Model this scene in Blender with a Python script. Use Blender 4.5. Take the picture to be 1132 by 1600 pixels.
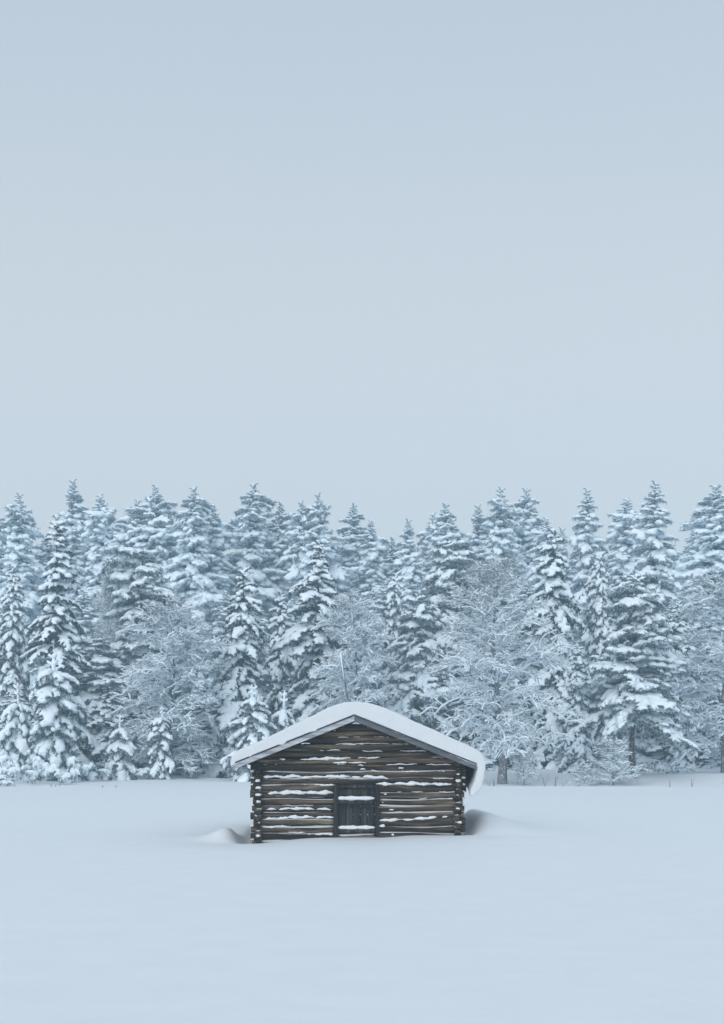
import bpy, math, random
import numpy as np
from mathutils import Vector, Matrix, noise as mnoise

# ------------------------------------------------------------------ clear
for o in list(bpy.data.objects):
    bpy.data.objects.remove(o, do_unlink=True)
scene = bpy.context.scene
COL = scene.collection
RAD = math.radians

# ------------------------------------------------------------------ camera
F_PX, HORIZON, CX, CAM_Z = 2222.0, 1170.0, 566.0, 2.14      # in photograph pixels / metres
cam_d = bpy.data.cameras.new('camera')
cam_d.lens = 50.0
cam_d.sensor_width = 36.0
cam_d.sensor_fit = 'AUTO'
cam_d.shift_y = (HORIZON - 800.0) / 1600.0
cam_d.clip_start, cam_d.clip_end = 0.1, 6000.0
cam = bpy.data.objects.new('camera', cam_d)
COL.objects.link(cam)
cam.location = (0, 0, CAM_Z)
cam.rotation_euler = (RAD(90), 0, 0)
scene.camera = cam

# ------------------------------------------------------------------ sky, sun, exposure
SUN_EL, SUN_AZ = RAD(30), RAD(200)          # behind thick cloud, at the photographer's back
world = bpy.data.worlds.new('World')
scene.world = world
world.use_nodes = True
wn, wl = world.node_tree.nodes, world.node_tree.links
wn.clear()
w_out = wn.new('ShaderNodeOutputWorld')
w_bg = wn.new('ShaderNodeBackground')
w_sky = wn.new('ShaderNodeTexSky')
w_sky.sky_type = 'NISHITA'
w_sky.sun_disc = False
w_sky.sun_elevation = SUN_EL
w_sky.sun_rotation = SUN_AZ
w_sky.air_density, w_sky.dust_density, w_sky.ozone_density = 1.0, 4.0, 1.0
w_mix = wn.new('ShaderNodeMix')              # the clear sky behind an even sheet of cloud
w_mix.data_type = 'RGBA'
w_mix.inputs['Factor'].default_value = 0.75
# cloud cover: palest low over the wood, a little bluer and darker higher up
w_tc = wn.new('ShaderNodeTexCoord'); w_xyz = wn.new('ShaderNodeSeparateXYZ'); w_mr = wn.new('ShaderNodeMapRange'); w_cl = wn.new('ShaderNodeMix')
wl.new(w_tc.outputs['Generated'], w_xyz.inputs[0]); wl.new(w_xyz.outputs['Z'], w_mr.inputs['Value'])
w_mr.interpolation_type = 'SMOOTHSTEP'
w_mr.inputs['From Min'].default_value = 0.24; w_mr.inputs['From Max'].default_value = 0.60
w_cl.data_type = 'RGBA'
w_cl.inputs['A'].default_value = (7.65, 8.2, 8.55, 1)
w_cl.inputs['B'].default_value = (6.05, 7.05, 8.15, 1)
wl.new(w_mr.outputs['Result'], w_cl.inputs['Factor'])
wl.new(w_cl.outputs['Result'], w_mix.inputs['B'])
wl.new(w_sky.outputs['Color'], w_mix.inputs['A'])
wl.new(w_mix.outputs['Result'], w_bg.inputs['Color'])
w_bg.inputs['Strength'].default_value = 0.1
wl.new(w_bg.outputs['Background'], w_out.inputs['Surface'])

sun_d = bpy.data.lights.new('sun', 'SUN')
sun_d.energy = 1.45
sun_d.angle = RAD(70)
sun_d.color = (0.93, 0.97, 1.0)
sun = bpy.data.objects.new('sun', sun_d)
COL.objects.link(sun)
sdir = Vector((math.sin(SUN_AZ) * math.cos(SUN_EL), math.cos(SUN_AZ) * math.cos(SUN_EL), math.sin(SUN_EL)))
sun.rotation_euler = (-sdir).to_track_quat('-Z', 'Y').to_euler()
sun.location = sdir * 60

vs = scene.view_settings
vs.view_transform = 'Standard'
vs.look = 'None'
vs.exposure = 0.0
vs.gamma = 1.0
vs.use_curve_mapping = False
scene.cycles.use_denoising = True
scene.cycles.max_bounces = 8
scene.cycles.diffuse_bounces = 7
scene.cycles.volume_bounces = 1

# ------------------------------------------------------------------ helpers
def wx(px, Y):
    return (px - CX) / F_PX * Y
def wz(py, Y):
    return CAM_Z + (HORIZON - py) / F_PX * Y

def np_mesh(name, V, F, smooth=True):
    V = np.asarray(V, dtype=np.float32)
    F = np.asarray(F, dtype=np.int32)
    me = bpy.data.meshes.new(name)
    me.vertices.add(len(V))
    me.vertices.foreach_set('co', V.ravel())
    k = F.shape[1]
    me.loops.add(F.size)
    me.loops.foreach_set('vertex_index', F.ravel())
    me.polygons.add(len(F))
    me.polygons.foreach_set('loop_start', np.arange(0, F.size, k, dtype=np.int32))
    me.update(calc_edges=True)
    me.polygons.foreach_set('use_smooth', np.full(len(F), smooth, dtype=bool))
    me.validate()
    return me

def link(name, me, mat=None, parent=None):
    o = bpy.data.objects.new(name, me)
    COL.objects.link(o)
    if mat and me is not None and not me.materials:
        me.materials.append(mat)
    if parent:
        o.parent = parent
    return o

def empty(name, loc=(0, 0, 0)):
    o = bpy.data.objects.new(name, None)
    COL.objects.link(o)
    o.location = loc
    o.empty_display_size = 0.3
    return o

def tag(o, label=None, cat=None, group=None, kind=None):
    if label: o['label'] = label
    if cat: o['category'] = cat
    if group: o['group'] = group
    if kind: o['kind'] = kind
    return o

class MB:
    """collects triangles"""
    def __init__(s):
        s.v, s.f, s.n = [], [], 0
    def add(s, V, F):
        V = np.asarray(V, dtype=float)
        F = np.asarray(F, dtype=int)
        s.v.append(V); s.f.append(F + s.n); s.n += len(V)
    def arrays(s):
        return np.concatenate(s.v), np.concatenate(s.f)
    def mesh(s, name, smooth=True):
        V, F = s.arrays()
        return np_mesh(name, V, F, smooth)

def tube(P, R, sides=6, squash=1.0, jit=0.0, rng=None):
    """closed tube through points P with radii R (tris)"""
    P = np.asarray(P, float); n = len(P)
    R = np.asarray(R, float)
    T = np.gradient(P, axis=0)
    T /= (np.linalg.norm(T, axis=1)[:, None] + 1e-9)
    up = np.array([0, 0, 1.0])
    if abs(T[0, 2]) > 0.9 and abs(T[-1, 2]) > 0.9:
        up = np.array([0, 1.0, 0])
    A = np.cross(up, T); nl = np.linalg.norm(A, axis=1)
    A[nl < 1e-3] = (1, 0, 0)
    A /= np.linalg.norm(A, axis=1)[:, None]
    B = np.cross(T, A)
    ang = np.linspace(0, 2 * np.pi, sides, endpoint=False)
    ca, sa = np.cos(ang), np.sin(ang)
    rr = R[:, None] * np.ones(sides)
    if jit and rng is not None:
        rr = rr * (1 + rng.uniform(-jit, jit, rr.shape))
    V = P[:, None, :] + rr[:, :, None] * (ca[None, :, None] * A[:, None, :] + squash * sa[None, :, None] * B[:, None, :])
    V = V.reshape(-1, 3)
    V = np.concatenate([V, P[:1] - T[:1] * R[0] * 0.5, P[-1:] + T[-1:] * R[-1] * 0.5])
    i = np.arange(n - 1)[:, None] * sides
    j = np.arange(sides)[None, :]
    j2 = (j + 1) % sides
    a, b, c, d = i + j, i + j2, i + sides + j2, i + sides + j
    F = np.concatenate([np.stack([a, b, c], -1).reshape(-1, 3), np.stack([a, c, d], -1).reshape(-1, 3)])
    s0, s1 = n * sides, n * sides + 1
    jj = np.arange(sides); jn = (jj + 1) % sides
    e = (n - 1) * sides
    F = np.concatenate([F, np.stack([jn, jj, np.full(sides, s0)], -1), np.stack([e + jj, e + jn, np.full(sides, s1)], -1)])
    return V, F

def box(x0, x1, y0, y1, z0, z1):
    V = np.array([(x, y, z) for x in (x0, x1) for y in (y0, y1) for z in (z0, z1)], float)
    q = [(0, 1, 3, 2), (4, 6, 7, 5), (0, 4, 5, 1), (2, 3, 7, 6), (0, 2, 6, 4), (1, 5, 7, 3)]
    F = []
    for a, b, c, d in q:
        F += [(a, b, c), (a, c, d)]
    return V, np.array(F)

def remeshed(V, F, voxel, target=None, smooth_it=2, factor=0.5):
    """one merged, rounded snow skin out of overlapping lumps"""
    me = np_mesh('tmp', V, F)
    o = bpy.data.objects.new('tmp', me)
    COL.objects.link(o)
    m = o.modifiers.new('r', 'REMESH'); m.mode = 'VOXEL'; m.voxel_size = voxel
    if smooth_it:
        s = o.modifiers.new('s', 'SMOOTH'); s.iterations = smooth_it; s.factor = factor
    bpy.context.view_layer.update()
    dg = bpy.context.evaluated_depsgraph_get()
    if target:
        ev = o.evaluated_get(dg)
        nt = len(ev.data.polygons) * 2
        if nt > target:
            d = o.modifiers.new('d', 'DECIMATE'); d.ratio = target / nt
            bpy.context.view_layer.update()
            dg = bpy.context.evaluated_depsgraph_get()
    m2 = bpy.data.meshes.new_from_object(o.evaluated_get(dg))
    m2.calc_loop_triangles()
    v = np.empty(len(m2.vertices) * 3, np.float32); m2.vertices.foreach_get('co', v)
    f = np.empty(len(m2.loop_triangles) * 3, np.int32); m2.loop_triangles.foreach_get('vertices', f)
    bpy.data.objects.remove(o); bpy.data.meshes.remove(me); bpy.data.meshes.remove(m2)
    return v.reshape(-1, 3).astype(float), f.reshape(-1, 3)

def smoothstep(a, b, x):
    t = np.clip((np.asarray(x, float) - a) / (b - a), 0, 1)
    return t * t * (3 - 2 * t)

# ------------------------------------------------------------------ materials
def new_mat(name):
    m = bpy.data.materials.new(name)
    m.use_nodes = True
    nt = m.node_tree
    return m, nt.nodes, nt.links, nt.nodes['Principled BSDF']

def coords(N, L, scale=(1, 1, 1), kind='Object'):
    tc = N.new('ShaderNodeTexCoord'); mp = N.new('ShaderNodeMapping')
    mp.inputs['Scale'].default_value = scale
    L.new(tc.outputs[kind], mp.inputs['Vector'])
    return mp.outputs['Vector']

def ramp(N, stops):
    r = N.new('ShaderNodeValToRGB')
    e = r.color_ramp.elements
    while len(e) < len(stops):
        e.new(0.5)
    for i, (p, c) in enumerate(stops):
        e[i].position = p
        e[i].color = (*c, 1)
    return r

def snow_mat(name, scale, bump, dist, c0, c1, rough=0.7):
    m, N, L, B = new_mat(name)
    v = coords(N, L)
    n1 = N.new('ShaderNodeTexNoise'); n1.inputs['Scale'].default_value = scale; n1.inputs['Detail'].default_value = 5
    L.new(v, n1.inputs['Vector'])
    r = ramp(N, [(0.3, c0), (0.7, c1)])
    L.new(n1.outputs['Fac'], r.inputs['Fac'])
    L.new(r.outputs['Color'], B.inputs['Base Color'])
    B.inputs['Roughness'].default_value = rough
    B.inputs['Specular IOR Level'].default_value = 0.2
    b = N.new('ShaderNodeBump'); b.inputs['Strength'].default_value = bump; b.inputs['Distance'].default_value = dist
    L.new(n1.outputs['Fac'], b.inputs['Height'])
    L.new(b.outputs['Normal'], B.inputs['Normal'])
    return m

M_FIELD = snow_mat('field_snow', 1.3, 0.25, 0.05, (0.775, 0.81, 0.835), (0.80, 0.835, 0.86))
_N, _L = M_FIELD.node_tree.nodes, M_FIELD.node_tree.links      # long faint wind ripples and a fine crust
_v = coords(_N, _L, (0.22, 1.0, 1.0))
_n = _N.new('ShaderNodeTexNoise'); _n.inputs['Scale'].default_value = 1.5; _n.inputs['Detail'].default_value = 8; _n.inputs['Roughness'].default_value = 0.6
_L.new(_v, _n.inputs['Vector'])
_b = _N.new('ShaderNodeBump'); _b.inputs['Strength'].default_value = 0.28; _b.inputs['Distance'].default_value = 0.06
_pb = _N['Principled BSDF'].inputs['Normal'].links[0].from_node
_L.new(_n.outputs['Fac'], _b.inputs['Height']); _L.new(_pb.outputs['Normal'], _b.inputs['Normal'])
_L.new(_b.outputs['Normal'], _N['Principled BSDF'].inputs['Normal'])
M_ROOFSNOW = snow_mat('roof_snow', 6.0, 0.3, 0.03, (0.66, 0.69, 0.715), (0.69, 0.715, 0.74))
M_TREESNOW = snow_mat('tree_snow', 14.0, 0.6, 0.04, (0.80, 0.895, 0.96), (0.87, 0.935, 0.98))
M_LOGSNOW = snow_mat('log_snow', 22.0, 0.5, 0.02, (0.72, 0.75, 0.79), (0.86, 0.88, 0.90))

def needle_mat(name, dark, mid, frost, lo=0.38):
    m, N, L, B = new_mat(name)
    v = coords(N, L)
    n1 = N.new('ShaderNodeTexNoise'); n1.inputs['Scale'].default_value = 9; n1.inputs['Detail'].default_value = 4
    n1.inputs['Roughness'].default_value = 0.75
    L.new(v, n1.inputs['Vector'])
    r = ramp(N, [(lo, dark), (lo + 0.15, mid), (lo + 0.30, frost)])
    L.new(n1.outputs['Fac'], r.inputs['Fac'])
    L.new(r.outputs['Color'], B.inputs['Base Color'])
    B.inputs['Roughness'].default_value = 0.75
    B.inputs['Specular IOR Level'].default_value = 0.15
    return m
M_SPRUCE = needle_mat('spruce_needles', (0.016, 0.032, 0.032), (0.050, 0.080, 0.084), (0.46, 0.58, 0.67), 0.36)
M_PINE = needle_mat('pine_needles', (0.020, 0.040, 0.039), (0.075, 0.11, 0.115), (0.54, 0.66, 0.75), 0.33)
M_FARNEEDLE = needle_mat('frosted_hazed_needles', (0.042, 0.072, 0.078), (0.20, 0.265, 0.30), (0.64, 0.75, 0.83), 0.28)  # far needles: frost, plus the paleness of distance haze painted into the colour

def bark_mat(name, a, b, c):
    m, N, L, B = new_mat(name)
    v = coords(N, L, (6, 6, 1.6))
    n1 = N.new('ShaderNodeTexNoise'); n1.inputs['Scale'].default_value = 3; n1.inputs['Detail'].default_value = 6
    L.new(v, n1.inputs['Vector'])
    r = ramp(N, [(0.3, a), (0.55, b), (0.72, c)])
    L.new(n1.outputs['Fac'], r.inputs['Fac'])
    L.new(r.outputs['Color'], B.inputs['Base Color'])
    B.inputs['Roughness'].default_value = 0.9
    bp = N.new('ShaderNodeBump'); bp.inputs['Strength'].default_value = 0.6; bp.inputs['Distance'].default_value = 0.03
    L.new(n1.outputs['Fac'], bp.inputs['Height']); L.new(bp.outputs['Normal'], B.inputs['Normal'])
    return m
M_BARK = bark_mat('conifer_bark', (0.04, 0.033, 0.03), (0.09, 0.075, 0.065), (0.45, 0.48, 0.5))
M_BIRCHBARK = bark_mat('birch_bark', (0.08, 0.08, 0.085), (0.22, 0.23, 0.245), (0.66, 0.71, 0.75))
M_TWIG = bark_mat('birch_twigs', (0.075, 0.08, 0.092), (0.15, 0.165, 0.185), (0.38, 0.43, 0.48))

def wood_mat(name, axis, stops, fine=1.0, bump=0.6, dust=0.0):
    m, N, L, B = new_mat(name)
    sc = [9.0, 9.0, 9.0]; sc[axis] = 0.55
    v0 = coords(N, L, tuple(s * fine for s in sc))
    oi = N.new('ShaderNodeObjectInfo')
    mul = N.new('ShaderNodeMath'); mul.operation = 'MULTIPLY'; mul.inputs[1].default_value = 37.0
    L.new(oi.outputs['Random'], mul.inputs[0])
    add = N.new('ShaderNodeVectorMath'); add.operation = 'ADD'
    L.new(v0, add.inputs[0]); L.new(mul.outputs[0], add.inputs[1])
    n1 = N.new('ShaderNodeTexNoise'); n1.inputs['Scale'].default_value = 1.0; n1.inputs['Detail'].default_value = 7
    n1.inputs['Roughness'].default_value = 0.65; n1.inputs['Distortion'].default_value = 0.6
    L.new(add.outputs[0], n1.inputs['Vector'])
    r = ramp(N, stops)
    L.new(n1.outputs['Fac'], r.inputs['Fac'])
    # each timber weathered to its own depth
    hs = N.new('ShaderNodeHueSaturation')
    mr = N.new('ShaderNodeMapRange'); mr.inputs['To Min'].default_value = 0.65; mr.inputs['To Max'].default_value = 1.25
    L.new(oi.outputs['Random'], mr.inputs['Value']); L.new(mr.outputs['Result'], hs.inputs['Value'])
    L.new(r.outputs['Color'], hs.inputs['Color'])
    if dust:
        geo = N.new('ShaderNodeNewGeometry'); sx = N.new('ShaderNodeSeparateXYZ'); L.new(geo.outputs['Normal'], sx.inputs[0])
        n2 = N.new('ShaderNodeTexNoise'); n2.inputs['Scale'].default_value = 1.6; n2.inputs['Detail'].default_value = 6
        L.new(add.outputs[0], n2.inputs['Vector'])
        sm = N.new('ShaderNodeMath'); sm.operation = 'MULTIPLY_ADD'; sm.inputs[1].default_value = 0.9; L.new(n2.outputs['Fac'], sm.inputs[0]); L.new(sx.outputs['Z'], sm.inputs[2])
        mr2 = N.new('ShaderNodeMapRange'); mr2.inputs['From Min'].default_value = 1.24; mr2.inputs['From Max'].default_value = 1.40; mr2.inputs['To Max'].default_value = dust
        L.new(sm.outputs[0], mr2.inputs['Value'])
        sa = N.new('ShaderNodeMath'); sa.operation = 'MULTIPLY_ADD'; sa.inputs[1].default_value = 0.26; L.new(oi.outputs['Random'], sa.inputs[0]); L.new(sm.outputs[0], sa.inputs[2]); L.new(sa.outputs[0], mr2.inputs['Value'])
        mx = N.new('ShaderNodeMix'); mx.data_type = 'RGBA'; mx.inputs['B'].default_value = (0.74, 0.78, 0.83, 1)
        L.new(mr2.outputs['Result'], mx.inputs['Factor']); L.new(hs.outputs['Color'], mx.inputs['A'])
        L.new(mx.outputs['Result'], B.inputs['Base Color'])
    else:
        L.new(hs.outputs['Color'], B.inputs['Base Color'])
    B.inputs['Roughness'].default_value = 0.85
    B.inputs['Specular IOR Level'].default_value = 0.2
    b = N.new('ShaderNodeBump'); b.inputs['Strength'].default_value = bump; b.inputs['Distance'].default_value = 0.02
    L.new(n1.outputs['Fac'], b.inputs['Height']); L.new(b.outputs['Normal'], B.inputs['Normal'])
    return m
LOGSTOPS = [(0.33, (0.012, 0.011, 0.011)), (0.45, (0.040, 0.032, 0.027)), (0.56, (0.105, 0.080, 0.057)), (0.69, (0.30, 0.245, 0.18))]
M_LOG = wood_mat('weathered_log', 0, LOGSTOPS, dust=0.8)
M_LOGDRY = wood_mat('sheltered_log', 0, LOGSTOPS)
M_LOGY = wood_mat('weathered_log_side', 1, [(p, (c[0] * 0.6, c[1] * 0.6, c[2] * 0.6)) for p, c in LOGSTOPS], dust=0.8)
M_DOOR = wood_mat('grey_door_plank', 2, [(0.3, (0.016, 0.016, 0.017)), (0.5, (0.036, 0.036, 0.037)), (0.72, (0.12, 0.118, 0.115))])
M_RAKE = wood_mat('grey_board', 0, [(0.3, (0.09, 0.098, 0.11)), (0.55, (0.15, 0.16, 0.178)), (0.75, (0.26, 0.275, 0.30))], bump=0.2)
M_RAKEFROST = wood_mat('frosted_board', 0, [(0.36, (0.26, 0.275, 0.30)), (0.5, (0.48, 0.50, 0.53)), (0.62, (0.66, 0.69, 0.73))], fine=2.2, bump=0.3)
M_TRIM = wood_mat('dark_edge', 0, [(0.3, (0.035, 0.04, 0.05)), (0.55, (0.06, 0.07, 0.085)), (0.75, (0.10, 0.115, 0.135))], bump=0.2)
M_DECK = wood_mat('roof_board', 1, [(0.3, (0.03, 0.028, 0.026)), (0.55, (0.08, 0.072, 0.064)), (0.75, (0.15, 0.14, 0.13))])
M_STALK, _n, _l, _b = new_mat('dry_stalk'); _b.inputs['Base Color'].default_value = (0.12, 0.10, 0.08, 1); _b.inputs['Roughness'].default_value = 0.9

# ------------------------------------------------------------------ terrain
YW = 34.0                                     # axis of the barn's front wall
BX = -0.10                                    # barn centre line
def vnoise(x, y, s, seed=0):
    """cheap smooth noise for arrays"""
    x = np.asarray(x, float) * s; y = np.asarray(y, float) * s
    return (np.sin(x * 1.7 + seed) * np.cos(y * 1.3 - seed * 1.7) + np.sin(x * 0.9 - y * 1.1 + seed * 2.3) + np.cos(x * 2.3 + y * 1.9 + seed * 0.7) * 0.6) / 2.6

def ground_z(x, y):
    x = np.asarray(x, float); y = np.asarray(y, float)
    z = 0.035 * vnoise(x, y, 0.16, 1.0) + 0.015 * vnoise(x, y, 0.55, 4.0)
    # drift against the barn front, lower at the left corner
    wall = smoothstep(29.5, 33.6, y) * (1 - smoothstep(35, 40, y)) * smoothstep(-6.0, -3.0, x) * (1 - smoothstep(3.2, 6.5, x))
    prof = -0.13 + 0.15 * smoothstep(-2.9, -0.9, x) + 0.055 * smoothstep(0.4, 1.3, x)
    z = z * (1 - 0.8 * wall) + wall * prof
    # ridges of slid snow along both side walls with a hollow between ridge and wall
    yl = smoothstep(33.8, 34.8, y) * (1 - smoothstep(35.0, 37.0, y))
    dx = x + 3.32
    z = z + yl * 0.33 * np.where(dx > 0, np.exp(-(dx / 0.24) ** 2), 1 / (1 + (dx / 0.42) ** 2 + (dx / 0.75) ** 4))
    z = z - 0.22 * smoothstep(33.95, 34.5, y) * (1 - smoothstep(39.5, 41.0, y)) * np.exp(-((x + 2.78) / 0.20) ** 4)
    yr = smoothstep(33.6, 35.6, y) * (1 - smoothstep(39.5, 42.5, y))
    dx = x - 3.10
    z = z + yr * 0.45 * np.where(dx < 0, np.exp(-(np.abs(dx) / 0.36) ** 2.4), 1 / (1 + (dx / 0.75) ** 2 + (dx / 1.2) ** 4))
    z = z - 0.12 * smoothstep(33.9, 34.4, y) * (1 - smoothstep(39.5, 41.0, y)) * np.exp(-((x - 2.55) / 0.15) ** 4)
    # far edge of the field: shallow ditch and a low bank on the right, lumpy edge on the left
    right = smoothstep(1.0, 6.0, x)
    edge = y - 0.9 * np.sin(x * 0.21) - 0.4 * np.sin(x * 0.63 + 1)
    z = z + right * (0.10 * np.exp(-((edge - 76.5) / 2.0) ** 2) - 0.26 * np.exp(-((edge - 81.0) / 1.9) ** 2) + 0.52 * smoothstep(83.5, 91.5, edge))
    left = 1 - smoothstep(-4.0, 1.0, x)
    z = z + left * (0.10 * smoothstep(88, 96, y) * (1 + vnoise(x, y, 0.9, 2.0)) + 0.22 * smoothstep(-18, -24, x) * smoothstep(80, 90, y) * (1 + 0.6 * vnoise(x, y, 1.3, 7.0)))
    # the forest floor climbs away from the field
    z = z + 0.075 * np.maximum(0, y - 100) * (1 - smoothstep(230, 330, y)) + 11.0 * smoothstep(230, 330, y) + 0.10 * smoothstep(96, 104, y) * vnoise(x, y, 0.5, 3.0)
    return z
def gz(x, y):
    return float(ground_z(np.array([x]), np.array([y]))[0])

def axis_lines(parts):
    out = []
    for a, b, s in parts:
        out.append(np.arange(a, b, s))
    return np.unique(np.round(np.concatenate(out), 3))
gx = axis_lines([(-900, -200, 100), (-200, -60, 14), (-60, -30, 3), (-30, -6, 0.8), (-6, 6, 0.12), (6, 30, 0.8), (30, 60, 3), (60, 200, 14), (200, 901, 100)])
gy = axis_lines([(-300, -20, 70), (-20, 20, 2.5), (20, 31, 0.5), (31, 42, 0.12), (42, 74, 1.6), (74, 102, 0.45), (102, 170, 4), (170, 400, 23), (400, 1001, 150)])
GX, GY = np.meshgrid(gx, gy)
GZ = ground_z(GX.ravel(), GY.ravel())
nx, ny = len(gx), len(gy)
ii = (np.arange(ny - 1)[:, None] * nx + np.arange(nx - 1)[None, :]).ravel()
ground = link('ground', np_mesh('ground', np.stack([GX.ravel(), GY.ravel(), GZ], 1), np.stack([ii, ii + 1, ii + nx + 1, ii + nx], 1)), M_FIELD)
tag(ground, 'smooth deep snow covering the open field and forest floor', 'snow field', kind='structure')

# ------------------------------------------------------------------ the log barn
rngb = np.random.default_rng(11)
barn = empty('log_barn', (BX, YW, 0))
tag(barn, 'weathered brown log barn with thick snow on its gabled roof, alone in the field', 'barn')
def bpart(name, me, mat, parent=None):
    """a part modelled in world metres"""
    o = link(name, me, mat)
    o.parent = parent or barn
    o.matrix_parent_inverse = Matrix.Identity(4)
    off = Vector((BX, YW, 0))
    me.transform(Matrix.Translation(-off))
    return o

def log_arrays(x0, x1, z, r, y, axis=0, slope_ends=None, sides=12):
    """round hewn log, wavy along its length, from x0 to x1 (along axis 0 or 1)"""
    n = max(8, int((x1 - x0) / 0.13))
    t = np.linspace(x0, x1, n)
    ph = rngb.uniform(0, 6.3, 6)
    R = r * (1 + 0.07 * np.sin(t * 1.1 + ph[0]) + 0.06 * np.sin(t * 2.9 + ph[1]))
    dz = 0.015 * np.sin(t * 0.9 + ph[2]) + 0.010 * np.sin(t * 3.1 + ph[3])
    dy = 0.010 * np.sin(t * 1.3 + ph[4])
    ang = np.linspace(0, 2 * np.pi, sides, endpoint=False)
    V = np.empty((n, sides, 3))
    gro = rngb.uniform(-0.05, 0.05, sides)[None, :] + 0.035 * np.sin(t[:, None] * 4.3 + rngb.uniform(0, 6, sides)[None, :]) + rngb.uniform(-0.025, 0.025, (n, sides))
    rr = R[:, None] * (1 + gro)
    a, b = (0, 1) if axis == 0 else (1, 0)
    V[:, :, a] = t[:, None]
    V[:, :, b] = y + dy[:, None] + rr * np.cos(ang)[None, :] * 1.3
    V[:, :, 2] = z + dz[:, None] + rr * np.sin(ang)[None, :] * 1.06
    if slope_ends:                            # ends cut to the pitch of the roof
        half_at = slope_ends
        lim = half_at(V[:, :, 2])
        V[:, :, a] = BX + np.clip(V[:, :, a] - BX, -lim, lim)
    V = V.reshape(-1, 3)
    c0 = V[:sides].mean(0); c1 = V[-sides:].mean(0)
    V = np.concatenate([V, [c0, c1]])
    i = np.arange(n - 1)[:, None] * sides; j = np.arange(sides)[None, :]; j2 = (j + 1) % sides
    A, Bq, C, D = (i + j).ravel(), (i + j2).ravel(), (i + sides + j2).ravel(), (i + sides + j).ravel()
    F = np.concatenate([np.stack([A, Bq, C], 1), np.stack([A, C, D], 1)])
    jj = np.arange(sides); jn = (jj + 1) % sides; e = (n - 1) * sides
    F = np.concatenate([F, np.stack([jn, jj, np.full(sides, n * sides)], 1), np.stack([e + jj, e + jn, np.full(sides, n * sides + 1)], 1)])
    return V, F

PITCH, LR = 0.163, 0.083
BACK = YW + 5.6
XL, XR = -2.47, 2.29                          # axes of the side walls
APEX_Z, SLOPE = 2.80, 0.40                    # underside of the roof
half_at = lambda z: np.maximum(0.05, (APEX_Z + 0.085 - z) / SLOPE)
zc = [-0.10 + PITCH * k for k in range(19)]
for k, z in enumerate(zc):
    if z > APEX_Z - 0.02:
        break
    r = LR * rngb.uniform(0.95, 1.06)
    if z < 1.25:                              # split by the doorway
        bpart('log', np_mesh('log', *log_arrays(-2.64 + rngb.uniform(-.03, .05), -0.66 + rngb.uniform(-.03, .015), z, r, YW)), M_LOG)
        bpart('log', np_mesh('log', *log_arrays(0.40 + rngb.uniform(-.015, .03), 2.45 + rngb.uniform(-.05, .04), z, r * rngb.uniform(0.96, 1.04), YW)), M_LOG)
    elif z < 1.62:
        bpart('log', np_mesh('log', *log_arrays(-2.64 + rngb.uniform(-.04, .05), 2.44 + rngb.uniform(-.05, .05), z, r, YW)), M_LOG)
    else:
        h = float(half_at(z))
        bpart('log', np_mesh('log', *log_arrays(max(-2.66, BX - h), min(2.46, BX + h), z, r, YW, slope_ends=half_at)), M_LOGDRY)
    # back wall
    h = min(2.5, float(half_at(z)))
    bpart('log', np_mesh('log', *log_arrays(BX - h, BX + h, z, r, BACK, slope_ends=half_at if z > 1.6 else None)), M_LOG)
for k in range(12):                           # side walls, half a course higher, ends standing proud
    z = -0.10 + PITCH * (k + 0.5)
    for xs in (XL, XR):
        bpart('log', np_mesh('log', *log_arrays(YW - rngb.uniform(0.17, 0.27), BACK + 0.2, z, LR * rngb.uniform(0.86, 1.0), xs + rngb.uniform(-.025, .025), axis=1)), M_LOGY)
        if k < 10 and rngb.random() < 0.75:   # snow on the projecting log ends
            yy = YW - rngb.uniform(0.13, 0.2)
            w = rngb.uniform(0.045, 0.085)
            P = np.array([[xs + rngb.uniform(-.05, .05), yy - 0.07, z + 0.085], [xs, yy, z + 0.10], [xs + rngb.uniform(-.03, .03), yy + 0.09, z + 0.095]])
            V, F = tube(P, [w * 0.7, w, w * 0.7], 8, 0.55, 0.2, rngb)
            bpart('snow_cap', np_mesh('snow_cap', V, F), M_LOGSNOW)
# ends of the front logs outside the corner carry snow crumbs too
for k in range(0, 11):
    for xe in (-2.60, 2.41):
        if rngb.random() < 0.55:
            z = zc[k] + 0.088
            w = rngb.uniform(0.03, 0.055)
            P = np.array([[xe - 0.05, YW - 0.06, z - 0.01], [xe, YW - 0.05, z], [xe + 0.05, YW - 0.05, z - 0.01]])
            V, F = tube(P, [w * .6, w, w * .6], 7, 0.7, 0.2, rngb)
            bpart('snow_cap', np_mesh('snow_cap', V, F), M_LOGSNOW)

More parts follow.
